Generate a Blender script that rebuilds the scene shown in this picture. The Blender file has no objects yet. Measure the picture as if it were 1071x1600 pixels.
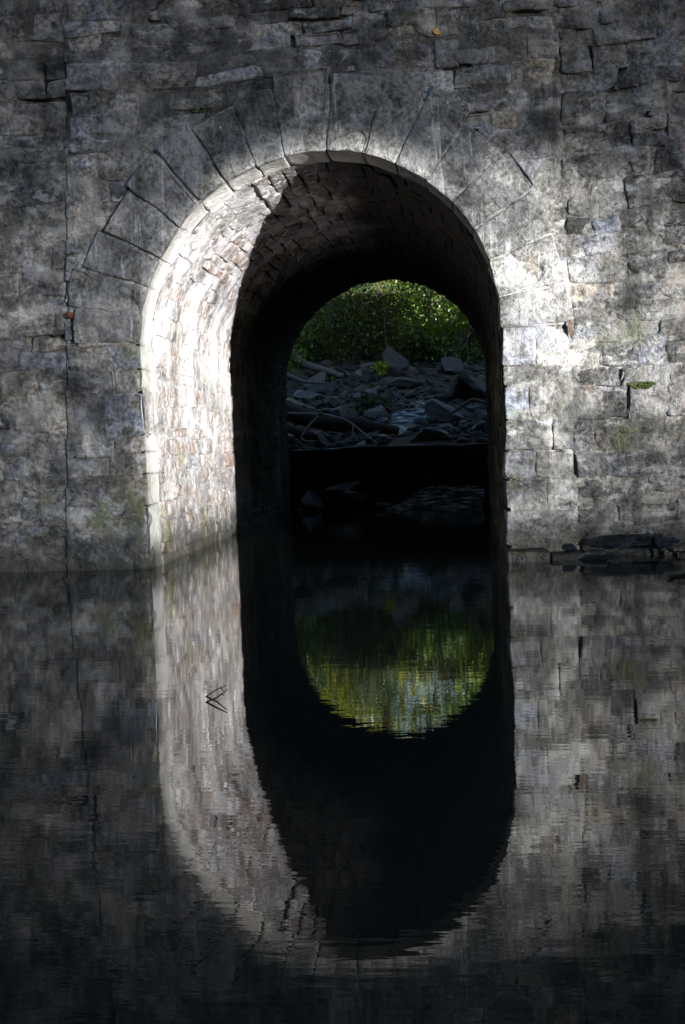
import bpy, math, random
import numpy as np
from mathutils import Matrix, Vector
R_ = math.radians
sc = bpy.context.scene
col = sc.collection

# ------------------------------------------------------------------ camera
cd = bpy.data.cameras.new('camera'); cam = bpy.data.objects.new('camera', cd); col.objects.link(cam)
cd.sensor_fit = 'VERTICAL'; cd.sensor_height = 24.0; cd.sensor_width = 24.0; cd.lens = 24.0 * 1900 / 1600
cd.clip_start = 0.05; cd.clip_end = 900
CAM = Vector((1.456, -12.08, 1.205))
yaw, pit, rol = R_(6.02), R_(3.24), R_(-2.11)
fw = Vector((-math.sin(yaw) * math.cos(pit), math.cos(yaw) * math.cos(pit), -math.sin(pit)))
r0 = Vector((math.cos(yaw), math.sin(yaw), 0)); u0 = r0.cross(fw)
rr = r0 * math.cos(rol) + u0 * math.sin(rol); uu = -r0 * math.sin(rol) + u0 * math.cos(rol)
cam.matrix_world = Matrix((( rr.x, uu.x, -fw.x, CAM.x), (rr.y, uu.y, -fw.y, CAM.y), (rr.z, uu.z, -fw.z, CAM.z), (0, 0, 0, 1)))
sc.camera = cam

# ------------------------------------------------------------------ sky, sun, exposure
SUN_EL = R_(0.8)
SH = Vector((0.616, -0.788, 0)).normalized()          # horizontal direction towards the sun
w = bpy.data.worlds.new('World'); sc.world = w; w.use_nodes = True
nt = w.node_tree; nt.nodes.clear()
sky = nt.nodes.new('ShaderNodeTexSky'); sky.sky_type = 'NISHITA'; sky.sun_disc = False
sky.sun_elevation = SUN_EL; sky.sun_rotation = math.atan2(SH.x, SH.y)
sky.air_density = 1.0; sky.dust_density = 0.45; sky.ozone_density = 2.2
bg = nt.nodes.new('ShaderNodeBackground'); bg.inputs['Strength'].default_value = 0.15
wo = nt.nodes.new('ShaderNodeOutputWorld')
nt.links.new(sky.outputs[0], bg.inputs[0]); nt.links.new(bg.outputs[0], wo.inputs[0])
sl = bpy.data.lights.new('sun', 'SUN'); sl.energy = 2.7; sl.angle = R_(0.8); sl.color = (1.0, 0.985, 0.965)
sun = bpy.data.objects.new('sun', sl); col.objects.link(sun)
to_sun = Vector((SH.x * math.cos(SUN_EL), SH.y * math.cos(SUN_EL), math.sin(SUN_EL)))
sun.rotation_euler = to_sun.to_track_quat('Z', 'Y').to_euler(); sun.location = (20, -26, 12)
sc.view_settings.view_transform = 'Standard'; sc.view_settings.look = 'None'
sc.view_settings.exposure = 2.95; sc.view_settings.gamma = 1.0
sc.render.engine = 'CYCLES'
sc.cycles.use_denoising = True
sc.cycles.max_bounces = 6; sc.cycles.diffuse_bounces = 3; sc.cycles.glossy_bounces = 3
sc.cycles.transmission_bounces = 3; sc.cycles.caustics_reflective = False; sc.cycles.caustics_refractive = False
sc.cycles.sample_clamp_indirect = 4.0

# ------------------------------------------------------------------ numpy noise
def _h(i, j, k, s):
    n = (i * 374761393 + j * 668265263 + k * 2147483647 + s * 974634777) & 0xFFFFFFFF
    n = ((n ^ (n >> 13)) * 1274126177) & 0xFFFFFFFF
    n = ((n ^ (n >> 16)) * 2246822519) & 0xFFFFFFFF
    return ((n ^ (n >> 15)) & 0xFFFFFF) / float(0xFFFFFF) * 2 - 1
def vn(P, s=0):
    P = np.asarray(P, dtype=np.float64); I = np.floor(P).astype(np.int64); f = P - I; f = f * f * (3 - 2 * f)
    o = 0
    for dx in (0, 1):
        wx = f[:, 0] if dx else 1 - f[:, 0]
        for dy in (0, 1):
            wy = f[:, 1] if dy else 1 - f[:, 1]
            for dz in (0, 1):
                wz = f[:, 2] if dz else 1 - f[:, 2]
                o = o + wx * wy * wz * _h(I[:, 0] + dx, I[:, 1] + dy, I[:, 2] + dz, s)
    return o
def fbm(P, sc_=1.0, oc=4, s=0, g=0.5):
    P = np.asarray(P) * sc_; o = 0; a = 1.0; t = 0
    for i in range(oc):
        o = o + a * vn(P, s + i * 17); t += a; a *= g; P = P * 2.03 + 3.7
    return o / t * 1.5
def sstep(a, b, x):
    t = np.clip((np.asarray(x, dtype=float) - a) / (b - a), 0, 1); return t * t * (3 - 2 * t)

# ------------------------------------------------------------------ object helpers
def tag(o, label=None, cat=None, group=None, kind=None):
    if label: o['label'] = label
    if cat: o['category'] = cat
    if group: o['group'] = group
    if kind: o['kind'] = kind
    return o
def link(name, me, parent=None, mat=None):
    if mat is not None and not me.materials: me.materials.append(mat)
    o = bpy.data.objects.new(name, me); col.objects.link(o)
    if parent is not None: o.parent = parent
    return o
def empty(name, loc=(0, 0, 0)):
    o = bpy.data.objects.new(name, None); col.objects.link(o); o.location = loc; o.empty_display_size = 0.2; return o
def mesh_quads(name, V, F, smooth=True):
    me = bpy.data.meshes.new(name)
    V = np.asarray(V, dtype=np.float32); F = np.asarray(F, dtype=np.int32); k = F.shape[1]
    me.vertices.add(len(V)); me.vertices.foreach_set('co', V.ravel())
    me.loops.add(F.size); me.loops.foreach_set('vertex_index', F.ravel())
    me.polygons.add(len(F)); me.polygons.foreach_set('loop_start', np.arange(0, F.size, k, dtype=np.int32))
    me.polygons.foreach_set('loop_total', np.full(len(F), k, dtype=np.int32))
    me.update(calc_edges=True)
    if smooth: me.polygons.foreach_set('use_smooth', np.ones(len(F), dtype=bool))
    return me
def grid_sheet(S, T, f, keep=None):
    """sheet over the grid S x T mapped by f(s,t)->Nx3; keep(sc,tc) masks cells"""
    s, t = np.meshgrid(S, T, indexing='ij'); V = f(s.ravel(), t.ravel())
    n, m = len(S), len(T); i, j = np.meshgrid(np.arange(n - 1), np.arange(m - 1), indexing='ij'); a = (i * m + j).ravel()
    F = np.stack([a, a + m, a + m + 1, a + 1], 1)
    if keep is not None:
        cs = (S[:-1] + S[1:])[:, None] / 2 + 0 * T[None, :-1]; ct = (T[:-1] + T[1:])[None, :] / 2 + 0 * S[:-1, None]
        F = F[keep(cs.ravel(), ct.ravel())]
    return V, F
def axis(lo, hi, res, rd):
    rd = min(rd, (hi - lo) * 0.4); n = max(1, int(round((hi - lo - 2 * rd) / res)))
    return np.concatenate([[lo, lo + rd * 0.35], np.linspace(lo + rd, hi - rd, n + 1), [hi - rd * 0.35, hi]]), rd
_c = [0]
def block(s0, s1, t0, t1, d0, d1, mapper, res=0.022, rd=0.02, rough=0.012, wob=0.012, strata=0.3, back=False, dres=None, tilt=0.0, cj=0.0):
    """a rounded, rough block in (s,t,d) space, all in metres, mapped into the world; d1 is the outer face"""
    _c[0] += 1; sd = _c[0]
    A, ra = axis(s0, s1, res, rd); B, rb = axis(t0, t1, res, rd); D, rc = axis(d0, d1, dres or max(res, (d1 - d0) / 3), rd)
    na, nb, nd = len(A), len(B), len(D); faces = []
    def idx(i, j, k): return (i * nb + j) * nd + k
    i, j = [x.ravel() for x in np.meshgrid(np.arange(na - 1), np.arange(nb - 1), indexing='ij')]
    for k, flip in ((nd - 1, False),) + (((0, True),) if back else ()):
        q = np.stack([idx(i, j, k), idx(i + 1, j, k), idx(i + 1, j + 1, k), idx(i, j + 1, k)], 1); faces.append(q[:, ::-1] if flip else q)
    i, k = [x.ravel() for x in np.meshgrid(np.arange(na - 1), np.arange(nd - 1), indexing='ij')]
    for j, flip in ((0, False), (nb - 1, True)):
        q = np.stack([idx(i, j, k), idx(i + 1, j, k), idx(i + 1, j, k + 1), idx(i, j, k + 1)], 1); faces.append(q[:, ::-1] if flip else q)
    j, k = [x.ravel() for x in np.meshgrid(np.arange(nb - 1), np.arange(nd - 1), indexing='ij')]
    for i, flip in ((0, True), (na - 1, False)):
        q = np.stack([idx(i, j, k), idx(i, j + 1, k), idx(i, j + 1, k + 1), idx(i, j, k + 1)], 1); faces.append(q[:, ::-1] if flip else q)
    F = np.concatenate(faces); u, inv = np.unique(F, return_inverse=True); F = inv.reshape(F.shape)
    P = np.stack([A[u // (nb * nd)], B[(u // nd) % nb], D[u % nd]], 1)
    lo = np.array([s0 + ra, t0 + rb, d0 + rc]); hi = np.array([s1 - ra, t1 - rb, d1 - rc])
    inn = np.clip(P, lo, hi); dv = P - inn; L = np.linalg.norm(dv, axis=1, keepdims=True); n = dv / np.maximum(L, 1e-6)
    rads = np.array([ra, rb, rc]); P = inn + n * rads
    W = np.stack([P[:, 0], P[:, 1], P[:, 2]], 1) + sd * 7.31
    out = np.maximum(n[:, 2], 0)
    h = rough * (fbm(W, 4.5, 4, 5) + strata * fbm(W * np.array([1.0, 4.5, 1.0]), 3.0, 3, 9))
    ch = fbm(W, 2.2, 2, 31); h -= rough * 1.6 * sstep(0.35, 0.5, ch)           # broken-off faces
    P = P + n * (h * (0.35 + 0.65 * out))[:, None]
    P[:, 2] += tilt * (P[:, 1] - (t0 + t1) / 2) * out
    if cj:
        cr = np.random.RandomState(sd).uniform(-cj, cj, (2, 2, 2)); fs = np.clip((P[:, 0] - s0) / (s1 - s0), 0, 1); ft = np.clip((P[:, 1] - t0) / (t1 - t0), 0, 1)
        for a_ in (0, 1): P[:, a_] += (cr[0, 0, a_] * (1 - fs) * (1 - ft) + cr[1, 0, a_] * fs * (1 - ft) + cr[0, 1, a_] * (1 - fs) * ft + cr[1, 1, a_] * fs * ft)
    if wob:
        P[:, 0] += wob * fbm(W, 3.0, 2, 77); P[:, 1] += wob * 0.8 * fbm(W, 3.0, 2, 91)
    return mapper(P), F
def join(parts):
    V, F, o = [], [], 0
    for v, f in parts: V.append(v); F.append(f + o); o += len(v)
    return np.concatenate(V), np.concatenate(F)

# ------------------------------------------------------------------ node helpers
class NB:
    def __init__(s, name):
        s.m = bpy.data.materials.new(name); s.m.use_nodes = True; s.t = s.m.node_tree; s.t.nodes.clear()
        s.out = s.n('ShaderNodeOutputMaterial'); s.geo = s.n('ShaderNodeNewGeometry'); s.pos = s.geo.outputs['Position']
    def n(s, k, **kw):
        x = s.t.nodes.new(k)
        for a, b in kw.items(): setattr(x, a, b)
        return x
    def put(s, sock, v):
        if hasattr(v, 'is_output') or isinstance(v, bpy.types.NodeSocket): s.t.links.new(v, sock)
        elif v is not None:
            if isinstance(v, (tuple, list)) and len(v) == 3 and sock.type == 'RGBA': v = (*v, 1)
            sock.default_value = v
    def noise(s, scale, detail=4, rough=0.55, vec=None, dist=0.0):
        x = s.n('ShaderNodeTexNoise'); s.put(x.inputs['Vector'], vec if vec is not None else s.pos)
        x.inputs['Scale'].default_value = scale; x.inputs['Detail'].default_value = detail
        x.inputs['Roughness'].default_value = rough; x.inputs['Distortion'].default_value = dist; return x.outputs['Fac']
    def vor(s, scale, vec=None, feature='F1'):
        x = s.n('ShaderNodeTexVoronoi', feature=feature); s.put(x.inputs['Vector'], vec if vec is not None else s.pos)
        x.inputs['Scale'].default_value = scale; return x.outputs['Distance']
    def map(s, scale=(1, 1, 1), loc=(0, 0, 0), vec=None):
        x = s.n('ShaderNodeMapping'); s.put(x.inputs['Vector'], vec if vec is not None else s.pos)
        x.inputs['Scale'].default_value = scale; x.inputs['Location'].default_value = loc; return x.outputs[0]
    def math(s, op, a, b=0.0, c=None, clamp=False):
        x = s.n('ShaderNodeMath', operation=op); x.use_clamp = clamp; s.put(x.inputs[0], a); s.put(x.inputs[1], b)
        if c is not None: s.put(x.inputs[2], c)
        return x.outputs[0]
    def rng(s, v, a, b, c=0.0, d=1.0, smooth=True):
        x = s.n('ShaderNodeMapRange'); x.interpolation_type = 'SMOOTHSTEP' if smooth else 'LINEAR'
        for i, q in enumerate((v, a, b, c, d)): s.put(x.inputs[i], q)
        return x.outputs[0]
    def mix(s, f, a, b, mode='MIX'):
        x = s.n('ShaderNodeMix', data_type='RGBA', blend_type=mode); s.put(x.inputs[0], f); s.put(x.inputs[6], a); s.put(x.inputs[7], b); return x.outputs[2]
    def ramp(s, f, stops, interp='LINEAR'):
        x = s.n('ShaderNodeValToRGB'); s.put(x.inputs[0], f); e = x.color_ramp; e.interpolation = interp
        while len(e.elements) > 1: e.elements.remove(e.elements[-1])
        e.elements[0].position = stops[0][0]; e.elements[0].color = (*stops[0][1], 1)
        for p, c in stops[1:]: q = e.elements.new(p); q.color = (*c, 1)
        return x.outputs[0]
    def sep(s, v=None):
        x = s.n('ShaderNodeSeparateXYZ'); s.put(x.inputs[0], v if v is not None else s.pos); return x.outputs
    def bump(s, h, strength=1.0, dist=0.01, normal=None):
        x = s.n('ShaderNodeBump'); s.put(x.inputs['Height'], h); x.inputs['Strength'].default_value = strength; x.inputs['Distance'].default_value = dist
        if normal is not None: s.put(x.inputs['Normal'], normal)
        return x.outputs[0]
    def bsdf(s, colr, rough=0.85, normal=None, spec=0.3, ior=1.5):
        x = s.n('ShaderNodeBsdfPrincipled'); s.put(x.inputs['Base Color'], colr); s.put(x.inputs['Roughness'], rough)
        s.put(x.inputs['Specular IOR Level'], spec); x.inputs['IOR'].default_value = ior
        if normal is not None: s.put(x.inputs['Normal'], normal)
        s.t.links.new(x.outputs[0], s.out.inputs[0]); return x

def stone_mat(name, ramp, mortar=(0.29, 0.28, 0.255), smear=0.6, lime=0.0, speck=0.5, bscale=1.0, grime_shade=1.0, soffit=0.0, deep_shade=False, bloom=.6):
    b = NB(name)
    rnd = b.n('ShaderNodeObjectInfo').outputs['Random']
    x, y, z = b.sep()
    n1 = b.noise(0.9, 4, 0.6); n2 = b.noise(5.0, 5, 0.62); n3 = b.noise(24, 4, 0.6)
    warp = b.n('ShaderNodeTexNoise'); b.put(warp.inputs['Vector'], b.pos); warp.inputs['Scale'].default_value = 2.4; warp.inputs['Detail'].default_value = 4
    vm = b.n('ShaderNodeVectorMath', operation='MULTIPLY_ADD'); b.put(vm.inputs[0], warp.outputs['Color']); vm.inputs[1].default_value = (0.35, 0.35, 0.25); b.put(vm.inputs[2], b.pos); wp = vm.outputs[0]
    c = b.ramp(b.math('ADD', rnd, b.math('MULTIPLY', b.math('SUBTRACT', n2, 0.5), 0.5)), ramp)
    c = b.mix(b.rng(n2, 0.3, 0.7), b.mix(0.5, c, (0, 0, 0)), b.mix(0.08, c, (1, 1, 1)))
    c = b.mix(b.rng(n3, 0.3, 0.68, 0.72, 0), c, (0, 0, 0))
    # mortar dragged over the faces
    ms = b.rng(b.noise(1.9, 5, 0.66, b.map((1, 1, 1.8), (4, 2, 9), wp)), 0.48, 0.6, 0, smear)
    c = b.mix(ms, c, b.mix(b.rng(n2, .3, .7), b.mix(.4, mortar, (0, 0, 0)), b.mix(.12, mortar, (1, 1, 1))))
    # brown iron wash, blue-grey film
    hue = b.noise(1.7, 3, 0.6, b.map((1, 1, 1), (11, 3, 5)))
    c = b.mix(b.rng(hue, 0.6, 0.72, 0, 0.3), c, (0.23, 0.175, 0.125))
    c = b.mix(b.rng(hue, 0.42, 0.32, 0, 0.45), c, (0.19, 0.205, 0.24))
    # pale mineral bloom in soft patches
    bl = b.rng(b.noise(2.6, 5, 0.7, b.map((1.5, 1.5, 2.6), (21, 3, 7), wp)), 0.55, 0.66, 0, bloom)
    c = b.mix(bl, c, (0.4, 0.4, 0.4))
    # black weathering in clouds and runs; clouds thickened high up as painted shade
    gr_shade = b.rng(b.noise(1.3, 5, 0.62, b.map((1, 1, 1.2), (7, 7, 1), wp)), b.rng(z, 3.9, 5.4, .47, .36), b.rng(z, 3.9, 5.4, .63, .56), 0, 0.85 * grime_shade)
    c = b.mix(gr_shade, c, b.mix(0.8, c, (0.012, 0.013, 0.012)))
    run = b.rng(b.noise(1.0, 4, 0.6, b.map((6, 6, 0.6))), 0.54, 0.68, 0, 0.7 * grime_shade)
    c = b.mix(run, c, b.mix(0.8, c, (0.015, 0.015, 0.013)))
    if deep_shade:      # tunnel shade painted near-black over the lining, except the limed left haunch near mouth
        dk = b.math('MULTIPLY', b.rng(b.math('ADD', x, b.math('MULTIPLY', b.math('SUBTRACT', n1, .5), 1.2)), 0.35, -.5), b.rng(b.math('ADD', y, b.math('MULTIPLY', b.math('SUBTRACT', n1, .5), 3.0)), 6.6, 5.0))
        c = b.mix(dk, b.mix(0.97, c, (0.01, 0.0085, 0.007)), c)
    if lime:
        lm = b.rng(b.noise(1.0, 5, 0.7, b.map((4.5, 1.6, 1.0), (3, 0, 0), wp)), 0.42, 0.6, 0, lime)
        dr = b.rng(b.noise(1.0, 3, 0.7, b.map((12, 6, 0.9), (1, 5, 0))), 0.58, 0.64, 0, min(.95, lime * 2))
        dr = b.math('MULTIPLY', dr, b.rng(n1, 0.42, 0.6))
        if deep_shade: lm = b.math('MULTIPLY', lm, dk); dr = b.math('MULTIPLY', dr, dk)
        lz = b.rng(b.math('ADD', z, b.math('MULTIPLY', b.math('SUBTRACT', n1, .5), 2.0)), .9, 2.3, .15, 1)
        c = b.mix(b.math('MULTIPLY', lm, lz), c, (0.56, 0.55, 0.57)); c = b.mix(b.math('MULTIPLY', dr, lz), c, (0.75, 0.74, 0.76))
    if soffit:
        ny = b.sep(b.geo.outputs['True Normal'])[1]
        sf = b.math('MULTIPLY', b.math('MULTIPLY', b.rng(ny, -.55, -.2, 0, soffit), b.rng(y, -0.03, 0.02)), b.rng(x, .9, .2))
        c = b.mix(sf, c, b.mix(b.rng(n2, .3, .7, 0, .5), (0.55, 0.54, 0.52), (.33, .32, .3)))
    # pale lichen spots
    sp = b.rng(b.vor(15), 0.08, 0.16, 1, 0)
    pm = b.rng(b.noise(1.4, 3, 0.5, b.map((1, 1, 1), (2, 8, 4))), 0.5, 0.62, 0, speck)
    c = b.mix(b.math('MULTIPLY', b.math('MULTIPLY', sp, b.rng(n2, 0.48, 0.58)), pm), c, (0.55, 0.56, 0.53))
    # algae
    al = b.math('MULTIPLY', b.rng(b.noise(1.5, 4, 0.65, b.map((1, 1, 1), (5, 5, 31))), 0.54, 0.68, 0, 0.6), b.rng(z, 3.4, 1.2))
    c = b.mix(al, c, (0.13, 0.145, 0.06))
    # wet, silted foot at the waterline
    wet = b.rng(b.math('ADD', z, b.math('MULTIPLY', b.math('SUBTRACT', n2, 0.5), 0.5)), 0.55, 0.03)
    c = b.mix(b.math('MULTIPLY', wet, 0.9), c, (0.03, 0.03, 0.024))
    h = b.math('ADD', b.math('ADD', b.math('MULTIPLY', n2, 1.0), b.math('MULTIPLY', n3, 0.6)), b.math('MULTIPLY', b.noise(75, 2, .6), .25))
    pit_ = b.rng(b.vor(22, b.map((1, 1, 2.2))), 0.0, 0.3, -0.2, 0)
    nm = b.bump(b.math('ADD', h, pit_), 1.0 * bscale, 0.038)
    b.bsdf(c, b.rng(wet, 0, 1, 0.88, 0.45), nm, 0.25)
    return b.m

GREY = [(0.0, (0.07, 0.072, 0.07)), (0.22, (0.125, 0.125, 0.118)), (0.42, (0.2, 0.195, 0.182)), (0.55, (0.19, 0.2, 0.22)), (0.66, (0.28, 0.25, 0.21)), (0.78, (0.33, 0.325, 0.31)), (0.9, (0.27, 0.29, 0.335)), (0.95, (0.5, 0.49, 0.48)), (1.0, (0.4, 0.35, 0.29))]
DRESS = [(0.0, (0.15, 0.154, 0.143)), (0.5, (0.205, 0.206, 0.193)), (1.0, (0.27, 0.267, 0.247))]
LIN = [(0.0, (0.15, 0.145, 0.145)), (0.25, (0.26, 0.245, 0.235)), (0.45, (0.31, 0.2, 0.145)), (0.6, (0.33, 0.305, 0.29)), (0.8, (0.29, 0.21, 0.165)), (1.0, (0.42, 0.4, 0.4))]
M_wall = stone_mat('rubble stone', GREY, grime_shade=.62, bloom=.75)
M_wing = stone_mat('rough wing stone', [(p, tuple(v * .8 for v in c)) for p, c in GREY], grime_shade=.7, bscale=1.3, smear=.4)
M_voussoir = stone_mat('dressed arch stone', DRESS, smear=0.15, speck=0.9, bscale=1.1, grime_shade=0.45, soffit=0.95, bloom=.25, lime=.15)
M_quoin = stone_mat('jamb stone', GREY, smear=0.5, speck=0.3, bscale=0.9, grime_shade=0.7, soffit=0.7)
M_lining = stone_mat('limed and shaded vault stone', LIN, (0.34, 0.31, 0.295), 0.6, 0.5, 0.1, 1.1, 0.35, deep_shade=True)
M_mortar = stone_mat('old mortar', [(0, (0.22, 0.21, 0.19)), (1, (0.27, 0.26, 0.235))], speck=0.4, bscale=1.0)
M_ringmortar = stone_mat('pale pointing', [(0, (0.42, 0.41, 0.38)), (1, (0.45, 0.44, 0.42))], smear=0.1, speck=0.2, grime_shade=0.4, soffit=.7)
M_linmortar = stone_mat('limed and shaded vault mortar', [(0, (0.31, 0.29, 0.275)), (1, (0.35, 0.33, 0.315))], smear=0.4, lime=0.5, speck=0.1, grime_shade=0.3, deep_shade=True)

# ------------------------------------------------------------------ the bridge
rng = random.Random(11)
R, HS, LEN = 1.8, 2.275, 9.83
SHEAR = 0.08
def shear_x(X, Z): return X + SHEAR * np.clip(Z - HS, 0, 3) / R
bridge = tag(empty('stone_bridge'), 'old grey stone bridge with a round-arched tunnel standing in still water', 'bridge')

def wall_map(yf):
    def f(P):
        Q = np.stack([P[:, 0], 0 * P[:, 0], P[:, 1]], 1); k = sstep(.3, 1.2, P[:, 1])
        return np.stack([P[:, 0] + .02 * k * fbm(Q, 1.3, 2, 51), yf - P[:, 2], P[:, 1] + .055 * k * fbm(Q, .8, 2, 61)], 1)
    return f
def left_edge(z): return -2.68 + 0.05 * z
def right_edge(z): return 2.5 - 0.02 * z

# core mass behind the facing, with the arch cut through
def core():
    prof = [(-14, -1.2), (-14, 5.95), (14, 5.95), (14, -1.2), (R + .13, -1.2), (R + .13, HS)]
    for i in range(1, 32):
        a = math.pi * i / 32; z = HS + (R + .13) * math.sin(a); prof.append((float(shear_x((R + .13) * math.cos(a), z)), z))
    prof += [(-R - .13, HS), (-R - .13, -1.2)]
    n = len(prof); V = [(x, 0.17, z) for x, z in prof] + [(x, LEN - 0.02, z) for x, z in prof]
    me = bpy.data.meshes.new('core')
    F = [[(i + 1) % n, i, i + n, (i + 1) % n + n] for i in range(n)] + [list(range(n)), list(range(2 * n - 1, n - 1, -1))]
    me.from_pydata(V, [], F); me.update(); return me
link('core', core(), bridge, M_mortar)

def mortar_wall(X0, X1, Z0, Z1, yf, keep, res=0.025, base=0.005):
    S = np.arange(X0, X1 + res, res); T = np.arange(Z0, Z1 + res, res)
    def f(s, t):
        P = np.stack([s, 0 * s, t], 1); d = base + 0.014 * fbm(P, 2.6, 3, 3) + 0.008 * fbm(P, 12, 3, 8) - .06 * sstep(.42, .6, fbm(P, 2.1, 3, 44))
        return np.stack([s, yf - d, t], 1)
    return mesh_quads('mortar', *grid_sheet(S, T, f, keep))

YW = 0.075     # wings are set back from the arch front
head = link('headwall', mortar_wall(-2.75, 2.55, -0.6, 5.95, 0.0,
    lambda s, t: (s > left_edge(t)) & (s < right_edge(t)) & np.where(t > HS, np.hypot(s - SHEAR * np.clip(t - HS, 0, 3) / R, t - HS) > R + .25, np.abs(s) > R + .06)), bridge, M_mortar)
YL = 0.03
wingl = link('wing_wall', mortar_wall(-14, -2.3, -0.6, 5.95, YL, None, 0.04), bridge, M_mortar)
wingr = link('wing_wall', mortar_wall(2.35, 14, -0.6, 5.95, YW, None, 0.04), bridge, M_mortar)

def in_view(x0, x1, z0, z1): return x1 > -3.5 and x0 < 3.72 and z1 > -0.05 and z0 < 5.82
stuff_wall = []
def courses(z0, z1, hmin, hmax):
    z = z0; o = []
    while z < z1 - 0.05:
        h = hmin + (hmax - hmin) * rng.random() ** 1.4; o.append((z, min(z + h, z1 + 0.1))); z += h
    return o
def lay(parent, x0, x1, za, zb, yf, wmin=0.24, wmax=0.72, name='stone', mat=None, ro=.02):
    x = x0; h = zb - za
    while x < x1 - 0.04:
        wd = rng.uniform(wmin, wmax) * (0.75 if rng.random() < .25 else 1)
        if x1 - (x + wd) < 0.16: wd = x1 - x
        g = 0.006; pr = rng.uniform(0.004, 0.022); ja, jb = rng.uniform(-.012, .012), rng.uniform(-.012, .012)
        segs = [(za, zb)]
        if h > 0.24 and rng.random() < 0.18: zm = za + h * rng.uniform(.4, .6); segs = [(za, zm), (zm, zb)]
        for a, b in segs:
            view = in_view(x, x + wd, a, b)
            V, F = block(x + g, x + wd - g, a + g + ja, b - g + jb, -0.10, pr, wall_map(yf), 0.02 if view else 0.08, 0.02, ro, 0.014,
                         0.45, tilt=rng.uniform(-.05, .05), cj=.028)
            if view: link(name, mesh_quads('stone', V, F), parent, mat or M_wall)
            else: stuff_wall.append((V, F))
        x += wd

# wings
for za, zb in courses(-0.35, 5.92, 0.15, 0.36):
    lay(wingl, -14 + rng.random() * .3, -4.3, za, zb, YL, 0.5, 1.2)
for za, zb in courses(-0.35, 5.92, 0.15, 0.36):
    lay(wingl, -4.3 - rng.random() * .3, left_edge(za) - rng.uniform(-.03, .02), za, zb, YL, 0.28, 0.75)
for za, zb in courses(-0.35, 5.92, 0.14, 0.34):
    lay(wingr, right_edge(za) + rng.uniform(.01, .04), 4.5 + rng.random() * .3, za, zb, YW, 0.24, 0.7, ro=.036, mat=M_wing)
for za, zb in courses(-0.35, 5.92, 0.15, 0.36):
    lay(wingr, 4.75, 14, za, zb, YW, 0.5, 1.2)
# spandrels and wall over the arch
for za, zb in courses(HS + .02, 5.92, 0.12, 0.3):
    le, re_ = left_edge(za) + rng.uniform(-.015, .03), right_edge(za) - rng.uniform(-.01, .02)
    k = za - HS; sx = SHEAR * k / R
    if k < 2.28:
        c = math.sqrt(2.28 ** 2 - k ** 2)
        if -c + sx - le > 0.14: lay(head, le, -c + sx, za, zb, 0.0, 0.2, 0.55)
        if re_ - (c + sx) > 0.14: lay(head, c + sx, re_, za, zb, 0.0, 0.2, 0.55)
    else:
        lay(head, le, re_, za, zb, 0.0, 0.26, 0.8)

# jamb stones: (z0, z1, inner edges of the stones in each course), each returning into the tunnel
def quoin(side, xa, xb, za, zb, inner):
    g = 0.006
    d0 = -0.47 if inner else -0.12
    V, F = block(xa + g, xb - (0 if inner and side > 0 else g), za + g, zb - g, d0, rng.uniform(.008, .028), wall_map(0.0), 0.02, 0.02, 0.016, 0.012, 0.4)
    link('jamb_stone', mesh_quads('jamb_stone', V, F), head, M_quoin)
for za, zb, cuts in ((-.4, .66, ()), (.66, .98, (-2.33, -2.17)), (.98, 1.2, (-2.2,)), (1.2, 1.37, (-2.45, -2.14)), (1.37, 1.79, (-2.24,)), (1.79, 2.02, (-2.1,)), (2.02, 2.275, (-2.3,))):
    xs = [left_edge(za) + rng.uniform(-.02, .02), *cuts, -R + rng.uniform(-.006, .006)]
    for i in range(len(xs) - 1): quoin(-1, xs[i], xs[i + 1], za, zb, i == len(xs) - 2)
for za, zb, cuts in ((-.4, .13, ()), (.13, .49, ()), (.49, .8, (2.2,)), (.8, 1.09, (2.1,)), (1.09, 1.4, (2.27,)), (1.4, 1.71, (2.06,)), (1.71, 1.9, (2.3,)), (1.9, 2.275, (2.13,))):
    xs = [R + rng.uniform(-.006, .006), *cuts, right_edge(za) - rng.uniform(-.012, .015)]
    for i in range(len(xs) - 1): quoin(1, xs[i], xs[i + 1], za, zb, i == 0)

# the arch ring
JOINTS = [-90, -81, -72, -62.5, -51, -41, -31, -20.2, -10.8, 2.6, 14.6, 25, 36, 47, 58, 69, 80.5, 90]
def ring_map(rout):
    def f(P):
        a = P[:, 0] / R; t = P[:, 1]
        lim = np.where(a < 0, 2.54, 2.43) / np.maximum(np.abs(np.sin(a)), 1e-3)
        k = np.clip((lim - R) / (rout - R), 0, 1); t = R + (t - R) * k
        X = t * np.sin(a); Z = HS + t * np.cos(a)
        return np.stack([shear_x(X, Z), -P[:, 2], Z], 1)
    return f
S = np.linspace(-R * math.pi / 2, R * math.pi / 2, 260); T = np.arange(R + .012, 2.46, .03)
rm = ring_map(2.46)
def rf(s, t):
    P = np.stack([s, t, 0 * s], 1); d = 0.044 + .005 * fbm(P, 4, 3, 4) + .003 * fbm(P, 20, 2, 6)
    return rm(np.stack([s, t, d], 1))
V1, F1 = grid_sheet(S, T, rf)
Yv = np.arange(-0.012, 0.45, .03)
V2, F2 = grid_sheet(S, Yv, lambda s, t: ring_map(2.46)(np.stack([s, 0 * s + R + .012, -t], 1)))
ring = link('arch_ring', mesh_quads('ring_mortar', *join([(V1, F1), (V2, F2)])), bridge, M_ringmortar)
for a0, a1 in zip(JOINTS[:-1], JOINTS[1:]):
    ro = rng.uniform(2.42, 2.62); g = .008
    V, F = block(R_(a0) * R + g, R_(a1) * R - g, R + rng.uniform(-.006, .006), ro, -0.43, rng.uniform(.05, .085), ring_map(ro), 0.02, 0.016, 0.022, 0.008, 0.2, dres=.05, cj=.006)
    link('voussoir', mesh_quads('voussoir', V, F), ring, M_voussoir)

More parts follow.
